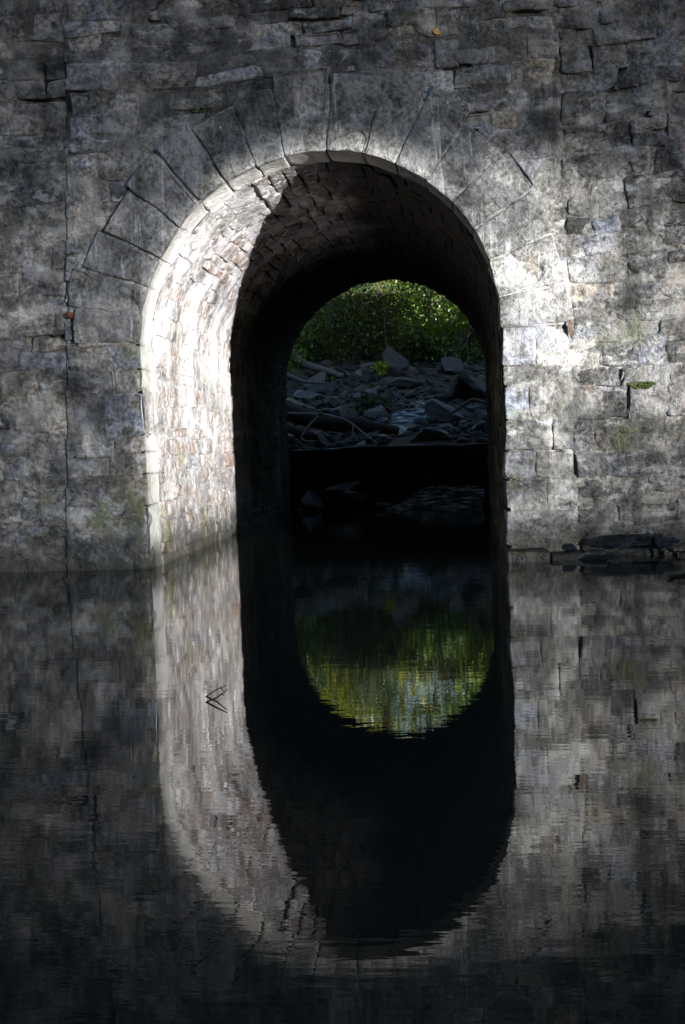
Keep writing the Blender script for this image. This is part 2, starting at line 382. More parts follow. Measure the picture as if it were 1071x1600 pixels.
def variant(name, c1, c2): return stone_mat(name, [(0, c1), (1, c2)], smear=.2, speck=.3, grime_shade=.3, bloom=.2, soffit=.9)
M_slate = variant('blue slate', (.2, .225, .27), (.25, .275, .33)); M_palest = variant('pale stone', (.42, .42, .43), (.5, .5, .52)); M_tan = variant('tan stone', (.36, .3, .22), (.4, .34, .27))
for mat_, pts in ((M_slate, ((-2.16, 5.6), (-2.02, 2.05), (-2.18, 1.62), (2.9, 3.25), (1.93, 1.42), (-2.83, 1.36), (-3.05, 2.2))), (M_palest, ((-2.26, 4.62), (-2.22, 4.95), (-.86, 4.83), (.4, 5.0), (2.05, 3.92), (2.33, 3.44), (2.93, 3.7))), (M_tan, ((2.12, 4.76), (1.94, 4.43), (2.72, 2.65), (3.1, 2.3)))):
    for px, pz in pts:
        best = min((o for o in bpy.data.objects if o.name.split('.')[0] in ('stone', 'jamb_stone')), key=lambda o: sum((np.array(o.bound_box).mean(0)[[0, 2]] - (px, pz)) ** 2))
        best.data.materials[0] = mat_

# vault lining: q runs from the left foot over the crown to the right foot
Q0 = HS + 0.5; QA = math.pi * R; QT = 2 * Q0 + QA
def vault_pt(q):
    a = np.clip((q - Q0) / R, 0, math.pi)
    X = -R * np.cos(a); Z = HS + R * np.sin(a)
    Z = np.where(q < Q0, q - 0.5, np.where(q > Q0 + QA, HS - (q - Q0 - QA), Z))
    nx = np.cos(a); nz = -np.sin(a)
    return X, Z, nx, nz
def vault_map(P):
    X, Z, nx, nz = vault_pt(P[:, 0]); X = X + nx * P[:, 2]; Z = Z + nz * P[:, 2]
    return np.stack([shear_x(X, Z), P[:, 1], Z], 1)
S = np.arange(0, QT, .045); T = np.arange(0.0, LEN, .06)
def vf(s, t):
    P = np.stack([s, t, 0 * s], 1); return vault_map(np.stack([s, t, -0.006 + .014 * fbm(P, 2.4, 3, 2) + .007 * fbm(P, 9, 2, 12)], 1))
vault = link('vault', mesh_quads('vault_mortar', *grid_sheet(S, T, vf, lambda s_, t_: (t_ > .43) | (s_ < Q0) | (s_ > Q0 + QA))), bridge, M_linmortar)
q = 0.12; rest = []; nst = 0
while q < QT - .1:
    h = rng.uniform(.13, .25) if q < Q0 + .4 or q > Q0 + QA - .4 else rng.uniform(.11, .2)
    if q + h > QT: h = QT - q
    y = 0.45; first = True
    while y < LEN - .02:
        wd = rng.uniform(.3, 1.0)
        if first: wd *= rng.uniform(.5, 1); first = False
        if LEN - (y + wd) < .2: wd = LEN - y
        near = (q < Q0 + QA * .53 and q + h > .45 and y < 4.9)
        pr = rng.uniform(-.002, .014) if rng.random() > .05 else -.035
        V, F = block(q + .006, q + h - .006, y + .007, y + wd - .007, -.09, pr, vault_map, .028 if near else .09, .02, .018, .015, .35, cj=.03)
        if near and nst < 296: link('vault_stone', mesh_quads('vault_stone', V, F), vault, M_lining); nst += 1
        else: rest.append((V, F))
        y += wd
    q += h
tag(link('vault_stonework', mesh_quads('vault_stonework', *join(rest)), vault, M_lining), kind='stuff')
tag(link('outer_stonework', mesh_quads('outer_stonework', *join(stuff_wall)), bridge, M_wall), kind='stuff')
# ------------------------------------------------------------------ water
def water_mat(name='pool water'):
    b = NB(name); x, y, z = b.sep()
    v = b.map((1.0, 3.2, 1))
    a = b.math('SUBTRACT', b.noise(1.6, 2, 0.4, v), 0.5); c = b.math('SUBTRACT', b.noise(5.5, 2, 0.5, v), 0.5); e = b.math('SUBTRACT', b.noise(17, 2, 0.5, b.map((1, 2.2, 1))), 0.5)
    calm = b.rng(y, -5.0, 4.0, 0.5, 1.3)
    h = b.math('ADD', b.math('MULTIPLY', a, 0.0011), b.math('ADD', b.math('MULTIPLY', c, 0.00055), b.math('MULTIPLY', e, 0.00011)))
    h = b.math('MULTIPLY', h, calm)
    b.bsdf((0.009, 0.009, 0.007), 0.012, b.bump(h, 1.0, 1.0), 0.5, 1.333)
    return b.m
M_water = water_mat()
pool = tag(link('water', mesh_quads('water', *grid_sheet(np.linspace(-60, 60, 3), np.linspace(-80, 10.6, 3), lambda s, t: np.stack([s, t, 0 * s], 1))), None, M_water), kind='structure')

# ------------------------------------------------------------------ terrain
def earth_mat(name, c1, c2):
    b = NB(name); n = b.noise(2.0, 8, 0.65); m = b.noise(14, 5, 0.6)
    c = b.mix(b.rng(n, .35, .65), c1, c2); c = b.mix(b.rng(m, .4, .7, 0, .6), c, b.mix(.6, c, (0, 0, 0)))
    b.bsdf(c, 0.9, b.bump(b.math('ADD', n, m), 1, .06), 0.2); return b.m
M_earth = earth_mat('leaf-littered earth', (0.055, 0.045, 0.03), (0.1, 0.08, 0.055))
M_bank = earth_mat('sky-blocking bank', (0.03, 0.035, 0.018), (0.06, 0.055, 0.03))
def bed_h(X, Y):
    X = np.asarray(X, float); Y = np.asarray(Y, float)
    h = 1.02 + 0.175 * np.clip(Y - 10.4, 0, 15) + 0.25 * np.clip(Y - 25.4, 0, 60)
    c = -0.06 * (Y - 10.3)                                           # the stream bears left upstream
    h = h + 0.42 * np.clip(c - 2.6 - X, 0, 30) + 0.22 * np.clip(X - 3.4, 0, 30)
    P = np.stack([X.ravel(), Y.ravel(), 0 * X.ravel()], 1)
    return h + (0.16 * fbm(P, .7, 4, 21)).reshape(h.shape)
Yg = np.concatenate([np.arange(10.35, 27, .25), np.arange(27, 75, 1.0)])
bed = tag(link('creek_bank', mesh_quads('creek_bank', *grid_sheet(np.arange(-34, 34.1, .5), Yg, lambda s, t: np.stack([s, t, bed_h(s, t)], 1))), None, M_earth), kind='structure')
def sky_block(s, t):  # unseen bank added around the camera, shaped to block low sky and pass sun
    P = np.stack([s, t, 0 * s], 1)
    along = s * SH.x + t * SH.y; across = s * -SH.y + t * SH.x
    d1 = np.hypot(s - .5, (t + 5) * .9) - 8.5
    d2 = np.where(along > 0, np.maximum(-across - 3.4, across - 6.5), 99)
    d = np.minimum(d1, d2)
    h = -0.6 + np.where(across > 1.5, 3.2, 9.0) * sstep(0, 17, d) + 1.2 * fbm(P, .15, 3, 5) * sstep(1, 8, d)
    return np.stack([s, t, h], 1)
tag(link('sky_block_bank', mesh_quads('sky_block_bank', *grid_sheet(np.arange(-60, 90.1, 1.5), np.arange(-110, 0.2, 1.5), sky_block)), None, M_bank), kind='structure')

# ------------------------------------------------------------------ rocks
def ico(sub):
    import bmesh
    bm = bmesh.new(); bmesh.ops.create_icosphere(bm, subdivisions=sub, radius=1); V = np.array([v.co[:] for v in bm.verts]); F = np.array([[v.index for v in f.verts] for f in bm.faces]); bm.free(); return V, F
def rock_mesh(seed, flat=.6, cuts=18, rough=.05, sub=4):
    IV, IF = ico(sub)
    r = np.random.RandomState(seed); P = IV.copy() * np.array([1, .8, flat])
    for i in range(cuts):
        n = r.normal(size=3); n /= np.linalg.norm(n); o = r.uniform(.36, .72) * np.linalg.norm(n * np.array([1, .8, flat]))
        P -= n * np.maximum(P @ n - o, 0)[:, None] * .995
    N = P / np.linalg.norm(P, axis=1, keepdims=True)
    P += N * (rough * fbm(P + seed, 2.6, 4, 3) + rough * .4 * fbm((P + seed) * np.array([1, 1, 4]), 3, 3, 7))[:, None]
    me = mesh_quads('rock', P, IF); me.set_sharp_from_angle(angle=R_(30)); return me
def rock_mat(name, ramp, wet=0.5, spec=.4):
    b = NB(name); rnd = b.n('ShaderNodeObjectInfo').outputs['Random']; n = b.noise(3, 7, .65); m = b.noise(22, 5, .6)
    c = b.ramp(b.math('ADD', rnd, b.math('MULTIPLY', b.math('SUBTRACT', n, .5), .5)), ramp)
    c = b.mix(b.rng(m, .35, .7, 0, .7), b.mix(.5, c, (0, 0, 0)), c)
    nz = b.sep(b.geo.outputs['Normal'])[2]
    c = b.mix(b.math('MULTIPLY', b.rng(b.noise(2.2, 5, .6, b.map((1, 1, 1), (9, 2, 1))), .56, .68, 0, .6), b.rng(nz, .1, .8)), c, (0.045, 0.06, 0.02))
    b.bsdf(c, wet, b.bump(b.math('ADD', n, b.math('MULTIPLY', m, .6)), 1.0, .05), spec); return b.m
M_rock = rock_mat('creek rock', [(0, (.03, .027, .022)), (.4, (.06, .054, .045)), (.75, (.1, .092, .08)), (1, (.18, .17, .155))])
M_darkrock = rock_mat('wet dark rock', [(0, (.02, .02, .02)), (1, (.045, .044, .042))], .35)
M_pale = rock_mat('pale rock', [(0, (.26, .26, .25)), (1, (.36, .36, .36))], .6)
ROCKS = [rock_mesh(i, .45 + .35 * ((i * 7) % 5) / 4) for i in range(10)]
FINE = [rock_mesh(i, .45 + .35 * ((i * 7) % 5) / 4, rough=.08, sub=5) for i in range(10)]
for m in ROCKS + FINE: m.materials.append(M_rock)
def place_rock(name, me, loc, size, rz, mat=None, tilt=(0, 0)):
    o = link(name, me); o.location = loc; o.scale = size; o.rotation_euler = (tilt[0], tilt[1], rz)
    if mat: o.material_slots[0].link = 'OBJECT'; o.material_slots[0].material = mat
    return o
def on_bed(X, Y): return float(bed_h(np.array([X]), np.array([Y]))[0])
named = [  # x, y, size, mesh, material, label
    (-.55, 21.5, (.95, .8, 1.15), 3, M_rock, 'large blocky brown boulder standing upright at the foot of the brush'),
    (1.45, 16.4, (1.2, .9, .8), 1, M_rock, 'broad sloping mossy boulder right of the green plant in the creek bed'),
    (.8, 11.2, (.7, .36, .26), 4, M_darkrock, 'low black boulder sitting on the weir lip in front of the white riffle'),
    (-.15, 11.0, (.26, .24, .3), 6, M_darkrock, 'small black rounded rock at the weir lip'),
    (-1.35, 11.2, (.34, .3, .34), 2, M_darkrock, 'dark rounded rock under the forked pale branch'),
    (-.9, 17.8, (.42, .3, .26), 8, M_pale, 'smooth pale rounded stone below the brush'),
    (-2.35, 17.0, (.55, .45, .4), 5, M_pale, 'pale grey stone beside the leaning dead trunk'),
    (-2.15, 11.4, (.22, .2, .22), 7, M_pale, 'small pale cobble by the dark log end'),
    (-2.25, 14.6, (.85, .6, .5), 9, M_darkrock, 'wide dark boulder behind the big log'),
    (1.75, 12.6, (.55, .5, .36), 0, M_rock, 'flat slab of grey rock with a root curling over it')]
for X, Y, s, m, mt, lb in named:
    tag(place_rock('boulder', ROCKS[m], (X, Y, on_bed(X, Y) + s[2] * .25), s, rng.random() * 6, mt), lb, 'boulder')
spots = [(X, Y, max(s[0], s[1])) for X, Y, s, *_ in named]
G = 'loose rocks covering the creek bed upstream'
LAND = [(-1.3, 10.9, 'under the forked pale branch at the weir lip'), (.8, 11.2, 'along the weir lip beside the low black boulder'), (-1.6, 12.6, 'around the thick dark fallen log'), (.6, 13.0, 'at the edge of the white riffle'), (1.9, 12.6, 'by the flat slab with the curling root'),
    (1.2, 15.3, 'around the broad mossy boulder'), (-.65, 14.3, 'near the low green plant'), (-2.3, 15.5, 'near the wide dark boulder behind the log'), (-2.6, 19.0, 'below the leaning dead trunk'), (-.6, 20.0, 'in front of the upright brown boulder'), (1.6, 20.5, 'below the bright green sapling'), (1.5, 24.0, 'at the foot of the bright green sapling'), (-1.5, 24.0, 'at the edge of the dark brush')]
rr_ = random.Random(5); n = 0; tries = 0
while n < 210 and tries < 6000:
    tries += 1
    Y = 10.9 + 15.5 * rr_.random() ** 1.35; c = -0.06 * (Y - 10.3); X = c + rr_.uniform(-3.0 - .05 * (Y - 10), 3.6)
    s = (.11 + .38 * rr_.random() ** 2.0) * (1 + .03 * (Y - 10.4))
    if any((X - a) ** 2 + (Y - b_) ** 2 < (.72 * (s + c_)) ** 2 for a, b_, c_ in spots): continue
    if abs(X - .4) < .62 and 12.0 < Y < 15.2 and s > .1: continue
    spots.append((X, Y, s)); n += 1
    big = s > .34
    o = place_rock('boulder' if big else 'creek_rock', ROCKS[rr_.randrange(10)], (X, Y, on_bed(X, Y) + s * .2), (s * rr_.uniform(.9, 1.35), s, s * rr_.uniform(.75, 1.15)), rr_.random() * 6.3, None, (rr_.uniform(-.25, .25), rr_.uniform(-.25, .25)))
    if Y < 12.6 and rr_.random() < .7: o.material_slots[0].link = 'OBJECT'; o.material_slots[0].material = M_darkrock
    where = min(LAND, key=lambda l: (l[0] - X) ** 2 + (.6 * (l[1] - Y)) ** 2)[2]; dk = o.material_slots[0].link == 'OBJECT'
    tag(o, ('wet dark ' if dk else 'dry grey ') + ('angular boulder ' if big else 'loose rock ') + where, 'boulder' if big else 'rock', G)

# cobbles and gravel between the rocks, past counting
gv, gf = ico(2); gp = []; rg = np.random.RandomState(3)
for i in range(2600):
    Y = 10.75 + 16 * rg.random() ** 1.3; X = -0.06 * (Y - 10.3) + rg.uniform(-3.6 - .05 * (Y - 10), 4.0); s_ = (.035 + .11 * rg.random() ** 2.2) * (1 + .03 * (Y - 10))
    if abs(X - .45) < .5 and Y < 12.2: continue
    P = gv * np.array([1, .8, .6])
    for k in range(6):
        n_ = rg.normal(size=3); n_ /= np.linalg.norm(n_); P = P - n_ * np.maximum(P @ n_ - rg.uniform(.3, .6), 0)[:, None] * .95
    a = rg.uniform(0, 6.3); ca, sa = math.cos(a), math.sin(a); P = P @ np.array([[ca, sa, 0], [-sa, ca, 0], [0, 0, 1]]) * s_ * rg.uniform(.8, 1.5, 3)
    gp.append((P + np.array([X, Y, 0]), gf, X, Y))
zz_ = bed_h(np.array([g[2] for g in gp]), np.array([g[3] for g in gp]))
M_gravel = rock_mat('creek gravel', [(0, (.03, .027, .022)), (.5, (.07, .062, .052)), (1, (.15, .14, .125))], .6)
tag(link('gravel', mesh_quads('gravel', *join([(g[0] + np.array([0, 0, z_ + .02]), g[1]) for g, z_ in zip(gp, zz_)])), None, M_gravel), 'cobbles and gravel filling the gaps of the creek bed', None, None, 'stuff')

# weir ledge at the tunnel's upstream end and the rocks at its foot
V, F = block(-3.4, 3.4, -.5, 1.1, -.7, 0, lambda P: np.stack([P[:, 0], 10.35 - P[:, 2], P[:, 1]], 1), .06, .05, .03, .03, .5)
M_weir = rock_mat('black wet ledge', [(0, (.006, .006, .006)), (1, (.01, .01, .009))], .5, .1)
tag(link('weir', mesh_quads('weir', V, F), None, M_weir), 'black wet rock ledge across the stream at the far tunnel mouth', 'weir')
for X, Y, Z, s, m, mt, rz, lb in (
    (-.85, 10.05, .4, (.5, .32, .15), 2, M_rock, .3, 'grey slab leaning on the weir foot above the pool'),
    (-1.4, 10.0, .18, (.5, .36, .36), 4, M_darkrock, 1.2, 'black boulder at the weir foot near the left tunnel wall'),
    (-.7, 10.05, .14, (.8, .4, .34), 9, M_darkrock, 2.2, 'long black boulder at the weir foot under the grey slab'),
    (-.12, 9.75, .06, (.42, .2, .17), 0, M_rock, .1, 'low wet rock at the edge of the pool under the weir'),
    (-1.6, 9.7, .02, (.13, .12, .1), 6, M_rock, .5, 'small stone at the pool edge by the left tunnel wall'),
    (.75, 10.0, .1, (.5, .3, .2), 3, M_darkrock, .9, 'dark rock under the cascade in the middle'),
    (1.45, 10.0, .12, (.45, .32, .22), 7, M_darkrock, 2.9, 'dark rock under the cascade beside the right tunnel wall')):
    tag(place_rock('boulder', ROCKS[m], (X, Y, Z), s, rz, mt), lb, 'boulder')
M_foot = rock_mat('wet black footing', [(0, (.01, .01, .009)), (1, (.028, .027, .025))], .45, .2)
# footing ledge at the right jamb, low sill at the left
for x0, x1, y0, zt in ((1.78, 2.2, -.36, .1), (2.21, 2.75, -.28, .07)):
    V, F = block(x0, x1, -.4, zt, -.05, -y0, wall_map(0.0), .03, .03, .02, .02, .3)
    link('footing_stone', mesh_quads('footing_stone', V, F), bridge, M_foot)
# rocks by the right wing wall
for nm, X, Y, Z, s, m, rz, lb in (
    ('boulder', 3.78, -.75, .14, (.6, .42, .2), 5, .25, 'flat dark boulder lying against the right wing wall'),
    ('boulder', 3.75, -1.5, .0, (.6, .34, .13), 8, -.2, 'low wet slab in the water before the flat dark boulder'),
    ('creek_rock', 3.1, -.5, -.01, (.3, .18, .06), 0, .1, 'thin slab just breaking the surface by the right wing wall'),
    ('creek_rock', 2.55, -.2, .11, (.1, .09, .07), 6, .7, 'small round stone perched on the footing at the pier corner')):
    tag(place_rock(nm, FINE[m], (X, Y, Z), s, rz, M_foot), lb, 'boulder' if nm == 'boulder' else 'rock')

# ------------------------------------------------------------------ running water
def foam_mat():
    b = NB('running water'); n = b.noise(7, 4, .6, b.map((.45, 2.0, 3.0))); m = b.noise(30, 4, .6)
    c = b.mix(b.rng(n, .5, .66), (.012, .014, .016), (.5, .57, .64))
    b.bsdf(c, .12, b.bump(b.math('ADD', n, b.math('MULTIPLY', m, .5)), 1, .05), .6, 1.333); return b.m
M_foam = foam_mat()
def stream(name, pts, label):
    """ribbon of running water laid along centre points (x,y,z,halfwidth)"""
    A = np.array(pts); t = np.linspace(0, len(A) - 1, 60); C4 = np.stack([np.interp(t, np.arange(len(A)), A[:, i]) for i in range(4)], 1)
    L = np.linspace(-1, 1, 13); V = []
    for i, (x, y, z, hw) in enumerate(C4):
        for l in L: V.append((x + l * hw, y + .04 * math.sin(i * 1.7 + l * 3), z - .05 * abs(l) ** 3 + .012 * math.sin(i * .9 + l * 5)))
    i, j = np.meshgrid(np.arange(59), np.arange(12), indexing='ij'); a = (i * 13 + j).ravel()
    return tag(link(name, mesh_quads(name, V, np.stack([a, a + 1, a + 14, a + 13], 1)), None, M_foam), label, None, None, 'structure')
stream('riffle_water', [(.75, 15.9, on_bed(.75, 15.9) + .14, .12), (.35, 15.2, on_bed(.35, 15.2) + .15, .18), (.6, 14.7, on_bed(.6, 14.7) + .15, .3), (.75, 14.2, on_bed(.75, 14.2) + .16, .42), (.4, 13.8, on_bed(.4, 13.8) + .16, .5), (.1, 13.1, on_bed(.1, 13.1) + .1, .3), (-.2, 12.0, on_bed(-.2, 12.0) + .08, .3), (-.5, 11.1, 1.15, .35)], 'white running water between the upstream rocks')
stream('lip_water', [(-.1, 11.0, 1.125, 1.4), (-.1, 10.6, 1.118, 1.7), (-.1, 10.36, 1.112, 1.78)], 'thin sheet of water along the weir lip')
stream('cascade_water', [(1.15, 10.3, .36, .6), (1.1, 10.0, .3, .62), (1.0, 9.75, .2, .7), (.8, 9.5, .06, .85), (.7, 9.25, -.02, .95)], 'broken water tumbling from the weir foot into the pool')

# ------------------------------------------------------------------ wood
def wood_mat(name, c1, c2):
    b = NB(name); n = b.noise(1, 6, .6, b.map((30, 30, 6))); c = b.mix(n, c1, c2); b.bsdf(c, .85, b.bump(n, .8, .01), .2); return b.m
M_bark = wood_mat('bark', (.03, .024, .018), (.09, .075, .06)); M_dead = wood_mat('weathered wood', (.08, .07, .06), (.2, .185, .16)); M_pw = wood_mat('pale twig', (.4, .37, .33), (.6, .56, .5))
def tube(pts, rad, n=8, jitter=.0, seed=0):
    """tapering tube through pts"""
    A = np.array(pts, float); m = len(A); t = np.linspace(0, m - 1, (m - 1) * 5 + 1); C3 = np.stack([np.interp(t, np.arange(m), A[:, i]) for i in range(3)], 1); rd = np.interp(t, np.arange(m), rad)
    if len(C3) > 4: C3[1:-1] = (C3[:-2] + 2 * C3[1:-1] + C3[2:]) / 4
    if jitter: C3 += jitter * np.stack([fbm(C3 + seed + 9 * i, 1.5, 2, i) for i in range(3)], 1)
    D = np.gradient(C3, axis=0); D /= np.linalg.norm(D, axis=1, keepdims=True) + 1e-9
    up = np.where(np.abs(D[:, 2:3]) > .9, np.array([[1., 0, 0]]), np.array([[0, 0, 1.]])); a = np.cross(D, up); a /= np.linalg.norm(a, axis=1, keepdims=True); b = np.cross(D, a)
    th = np.arange(n) * 2 * math.pi / n; V = (C3[:, None] + rd[:, None, None] * (np.cos(th)[None, :, None] * a[:, None] + np.sin(th)[None, :, None] * b[:, None])).reshape(-1, 3)
    k = len(C3); i, j = np.meshgrid(np.arange(k - 1), np.arange(n), indexing='ij'); j2 = (j + 1) % n
    F = np.stack([i * n + j, i * n + j2, (i + 1) * n + j2, (i + 1) * n + j], -1).reshape(-1, 4)
    c0, c1 = len(V), len(V) + 1; V = np.concatenate([V, C3[:1], C3[-1:]]); e = []
    for j in range(n): e.append((c0, (j + 1) % n, j, c0)); e.append((c1, (k - 1) * n + j, (k - 1) * n + (j + 1) % n, c1))
    return V, F, np.array([x[:3] for x in e])
def tube_mesh(name, tubes):
    me = bpy.data.meshes.new(name); V, F, o = [], [], 0
    for v, f, e in tubes: V += v.tolist(); F += (f + o).tolist() + (e + o).tolist(); o += len(v)
    me.from_pydata(V, [], F); me.polygons.foreach_set('use_smooth', np.ones(len(me.polygons), dtype=bool)); me.update(); return me
def lg(name, tubes, mat, label, cat): return tag(link(name, tube_mesh(name, tubes), None, mat), label, cat)
zb = lambda x, y, d: (x, y, on_bed(x, y) + d)
lg('log', [tube([zb(-3.4, 12.7, .55), zb(-2.2, 12.3, .5), zb(-.9, 12.1, .28), zb(.0, 12.0, .16)], [.2, .19, .16, .08], 14, .12)], M_bark, 'thick dark fallen log lying across the rocks behind the forked pale branch', 'log')
lg('log', [tube([zb(-3.2, 11.7, .3), zb(-2.0, 11.6, .22), zb(-1.2, 11.5, .12)], [.13, .12, .06], 10, .04)], M_bark, 'thinner dark log lower down beside the small pale cobble', 'log')
lg('fallen_tree', [tube([(-5.0, 22.5, 6.0), (-3.9, 21.6, 4.45), zb(-2.9, 20.8, .45), zb(-1.8, 20.2, .2)], [.08, .09, .11, .07], 10, .1), tube([(-4.2, 21.9, 4.9), (-3.7, 22.3, 5.2), (-3.0, 22.4, 5.1)], [.06, .04, .02], 6, .05)], M_dead, 'pale dead trunk leaning down the left bank', 'trunk')
lg('dead_branch', [tube([zb(-3.6, 17.5, .7), zb(-2.6, 17.2, .45), zb(-1.9, 17.0, .35)], [.06, .05, .02], 8, .05)], M_dead, 'thin grey dead branch lying across the left bank rocks', 'branch')
lg('forked_branch', [tube([(-2.1, 11.0, 1.84), (-1.25, 10.9, 1.73), (-.85, 10.85, 1.66), (-.6, 10.82, 1.5), (-.38, 10.8, 1.3), (-.25, 10.8, 1.18)], [.02, .02, .018, .016, .012, .006], 7, .03),
    tube([(-1.35, 10.9, 1.74), (-1.55, 10.85, 1.55), (-1.7, 10.82, 1.35), (-1.62, 10.8, 1.26), (-1.4, 10.8, 1.25)], [.018, .018, .016, .012, .006], 7, .02),
    tube([(-.68, 10.83, 1.57), (-.68, 10.8, 1.38), (-.58, 10.78, 1.22)], [.014, .011, .005], 6, .02)], M_pw, 'forked pale bare branch arching over the weir lip', 'branch')
lg('root', [tube([zb(1.15, 12.4, .3), zb(1.55, 12.3, .5), zb(1.85, 12.25, .4), zb(2.0, 12.2, .1)], [.03, .035, .03, .02], 8, .03)], M_dead, 'grey root curling over the slab beside the right tunnel wall', 'root')
lg('twig', [tube([(.165, -6.40, .012), (.19, -6.26, .02), (.215, -6.12, .012)], [.004, .0035, .002], 6, .004), tube([(.165, -6.40, .012), (.24, -6.52, .014), (.32, -6.67, .006)], [.0045, .004, .002], 6, .004), tube([(.195, -6.2, .016), (.225, -6.27, .008)], [.0035, .002], 5)], M_bark, 'thin bent twig floating on the still pool', 'twig')
lg('root', [tube([(1.82, -.06, .86), (1.86, -.055, .8), (1.93, -.05, .79), (2.0, -.04, .74)], [.006, .007, .005, .002], 6, .01)], M_bark, 'thin dark root creeping out of the right jamb joint', 'root')

# ------------------------------------------------------------------ foliage
def leaf_mat(name, ramp, trans=.5):
    b = NB(name); rnd = b.geo.outputs['Random Per Island']; c = b.ramp(rnd, ramp); c = b.mix(b.rng(b.noise(.7, 3, .5), .35, .65), c, b.mix(.3, c, (.01, .02, .005)))
    d = b.n('ShaderNodeBsdfDiffuse'); t = b.n('ShaderNodeBsdfTranslucent'); g = b.n('ShaderNodeBsdfGlossy'); b.put(d.inputs[0], c); b.put(t.inputs[0], b.mix(.5, c, (.14, .17, .01))); g.inputs['Roughness'].default_value = .4; g.inputs[0].default_value = (.5, .5, .5, 1)
    m = b.n('ShaderNodeMixShader'); m.inputs[0].default_value = trans; m2 = b.n('ShaderNodeMixShader'); m2.inputs[0].default_value = .06
    b.t.links.new(d.outputs[0], m.inputs[1]); b.t.links.new(t.outputs[0], m.inputs[2]); b.t.links.new(m.outputs[0], m2.inputs[1]); b.t.links.new(g.outputs[0], m2.inputs[2]); b.t.links.new(m2.outputs[0], b.out.inputs[0]); return b.m
M_leaf = [leaf_mat('summer leaves', [(0, (.08, .15, .02)), (.5, (.13, .24, .03)), (1, (.22, .33, .05))]), leaf_mat('yellowing leaves', [(0, (.28, .36, .02)), (.6, (.5, .54, .03)), (1, (.68, .62, .05))]), leaf_mat('dark brush leaves', [(0, (.03, .06, .018)), (.7, (.055, .09, .03)), (1, (.08, .085, .035))], .3)]
def leaves(C3, size, rs, up=.35):
    """a folded four-vertex leaf at every point"""
    n = len(C3); D = rs.normal(size=(n, 3)); D[:, 2] -= .2; D /= np.linalg.norm(D, axis=1, keepdims=True); N = rs.normal(size=(n, 3)); N[:, 2] += up * 3
    Sd = np.cross(D, N); Sd /= np.linalg.norm(Sd, axis=1, keepdims=True) + 1e-9; s = (size * rs.uniform(.6, 1.3, n))[:, None]
    V = np.stack([C3 - D * s * .5, C3 + Sd * s * .28 - D * s * .05, C3 + D * s * .55, C3 - Sd * s * .28 - D * s * .05], 1).reshape(-1, 3); F = np.arange(4 * n).reshape(-1, 4); return V, F
def tree(X, Y, hgt, cr, nl, mat, label, seed, cat='tree', name='tree', low=.3, size=.17, group=None, lean=0):
    rs = np.random.RandomState(seed); z0 = on_bed(X, Y) - .2; t = empty(name, (X, Y, z0)); tag(t, label, cat, group)
    top = np.array([lean * hgt + rs.normal() * .3, rs.normal() * .3, hgt * .85]); tubes = [tube([(0, 0, 0), top * .4 + rs.normal(size=3) * .15, top], [hgt * .018 + .02, hgt * .014 + .01, .015] if name == 'tree' else [.035, .025, .01], 8, .1, seed)]
    cent = []
    for i in range(max(10, int(cr * 9))):
        k = rs.uniform(low, 1.0); a = rs.uniform(0, 6.3); ext = cr * math.sqrt(max(.08, 1 - ((k - .62) / .5) ** 2)) * rs.uniform(.35, 1)
        e = top * k / .85 + np.array([math.cos(a) * ext, math.sin(a) * ext, rs.uniform(-.2, .4)]); s0 = top * max(.12, k - .22) / .85
        tubes.append(tube([s0, (s0 + e) / 2 + np.array([0, 0, .12]), e], [.012 + .004 * hgt, .01 + .0015 * hgt, .006], 5, .06, seed + i)); cent.append((e, rs.uniform(.3, .62) * cr * .55 + .2)); cent.append(((s0 + e * 2) / 3, .3 * cr * .5 + .12))
    link('trunk', tube_mesh('trunk', tubes), t, M_bark if name == 'tree' else M_stem)
    per = nl // len(cent); P = np.concatenate([c + rs.normal(size=(per, 3)) * r * np.array([.62, .62, .42]) for c, r in cent])
    link('crown', mesh_quads('crown', *leaves(P, size, rs), smooth=False), t, mat)
    return t
M_stem = wood_mat('grey stems', (.035, .03, .024), (.1, .09, .075))
GT = 'trees on the upstream hillside'; GS = 'brush at the top of the creek bed'
tree(1.7, 24.5, 5.6, 1.9, 9000, M_leaf[0], 'bright green leafy sapling on the right above the rocks', 1, low=.12, size=.15)
tree(2.9, 27.5, 8.5, 2.6, 6500, M_leaf[1], 'tall yellow-green tree behind the bright green sapling', 2, low=.2)
tree(-1.9, 29.5, 9.5, 2.9, 7500, M_leaf[1], 'yellow-leaved tree rising in the middle of the hillside', 3, low=.1)
tree(-4.0, 27.0, 7.5, 2.4, 7000, M_leaf[1], 'green tree above the pale dead trunk', 4, low=.25)
tree(-3.7, 20.8, 2.0, .9, 2500, M_leaf[0], 'small green bush beside the pale dead trunk', 5, 'bush', 'bush', low=.2, size=.13)
tree(-3.6, 34, 11, 3.3, 6000, M_leaf[1], 'high green tree at the top of the hillside, over the dead trunk', 7)
tree(3.9, 35, 12, 3.4, 6000, M_leaf[0], 'high green tree at the top of the hillside beyond the yellow-green one', 8)
tree(-7.5, 32, 10, 3.2, 7000, M_leaf[0], 'green tree far up the left hillside', 9)
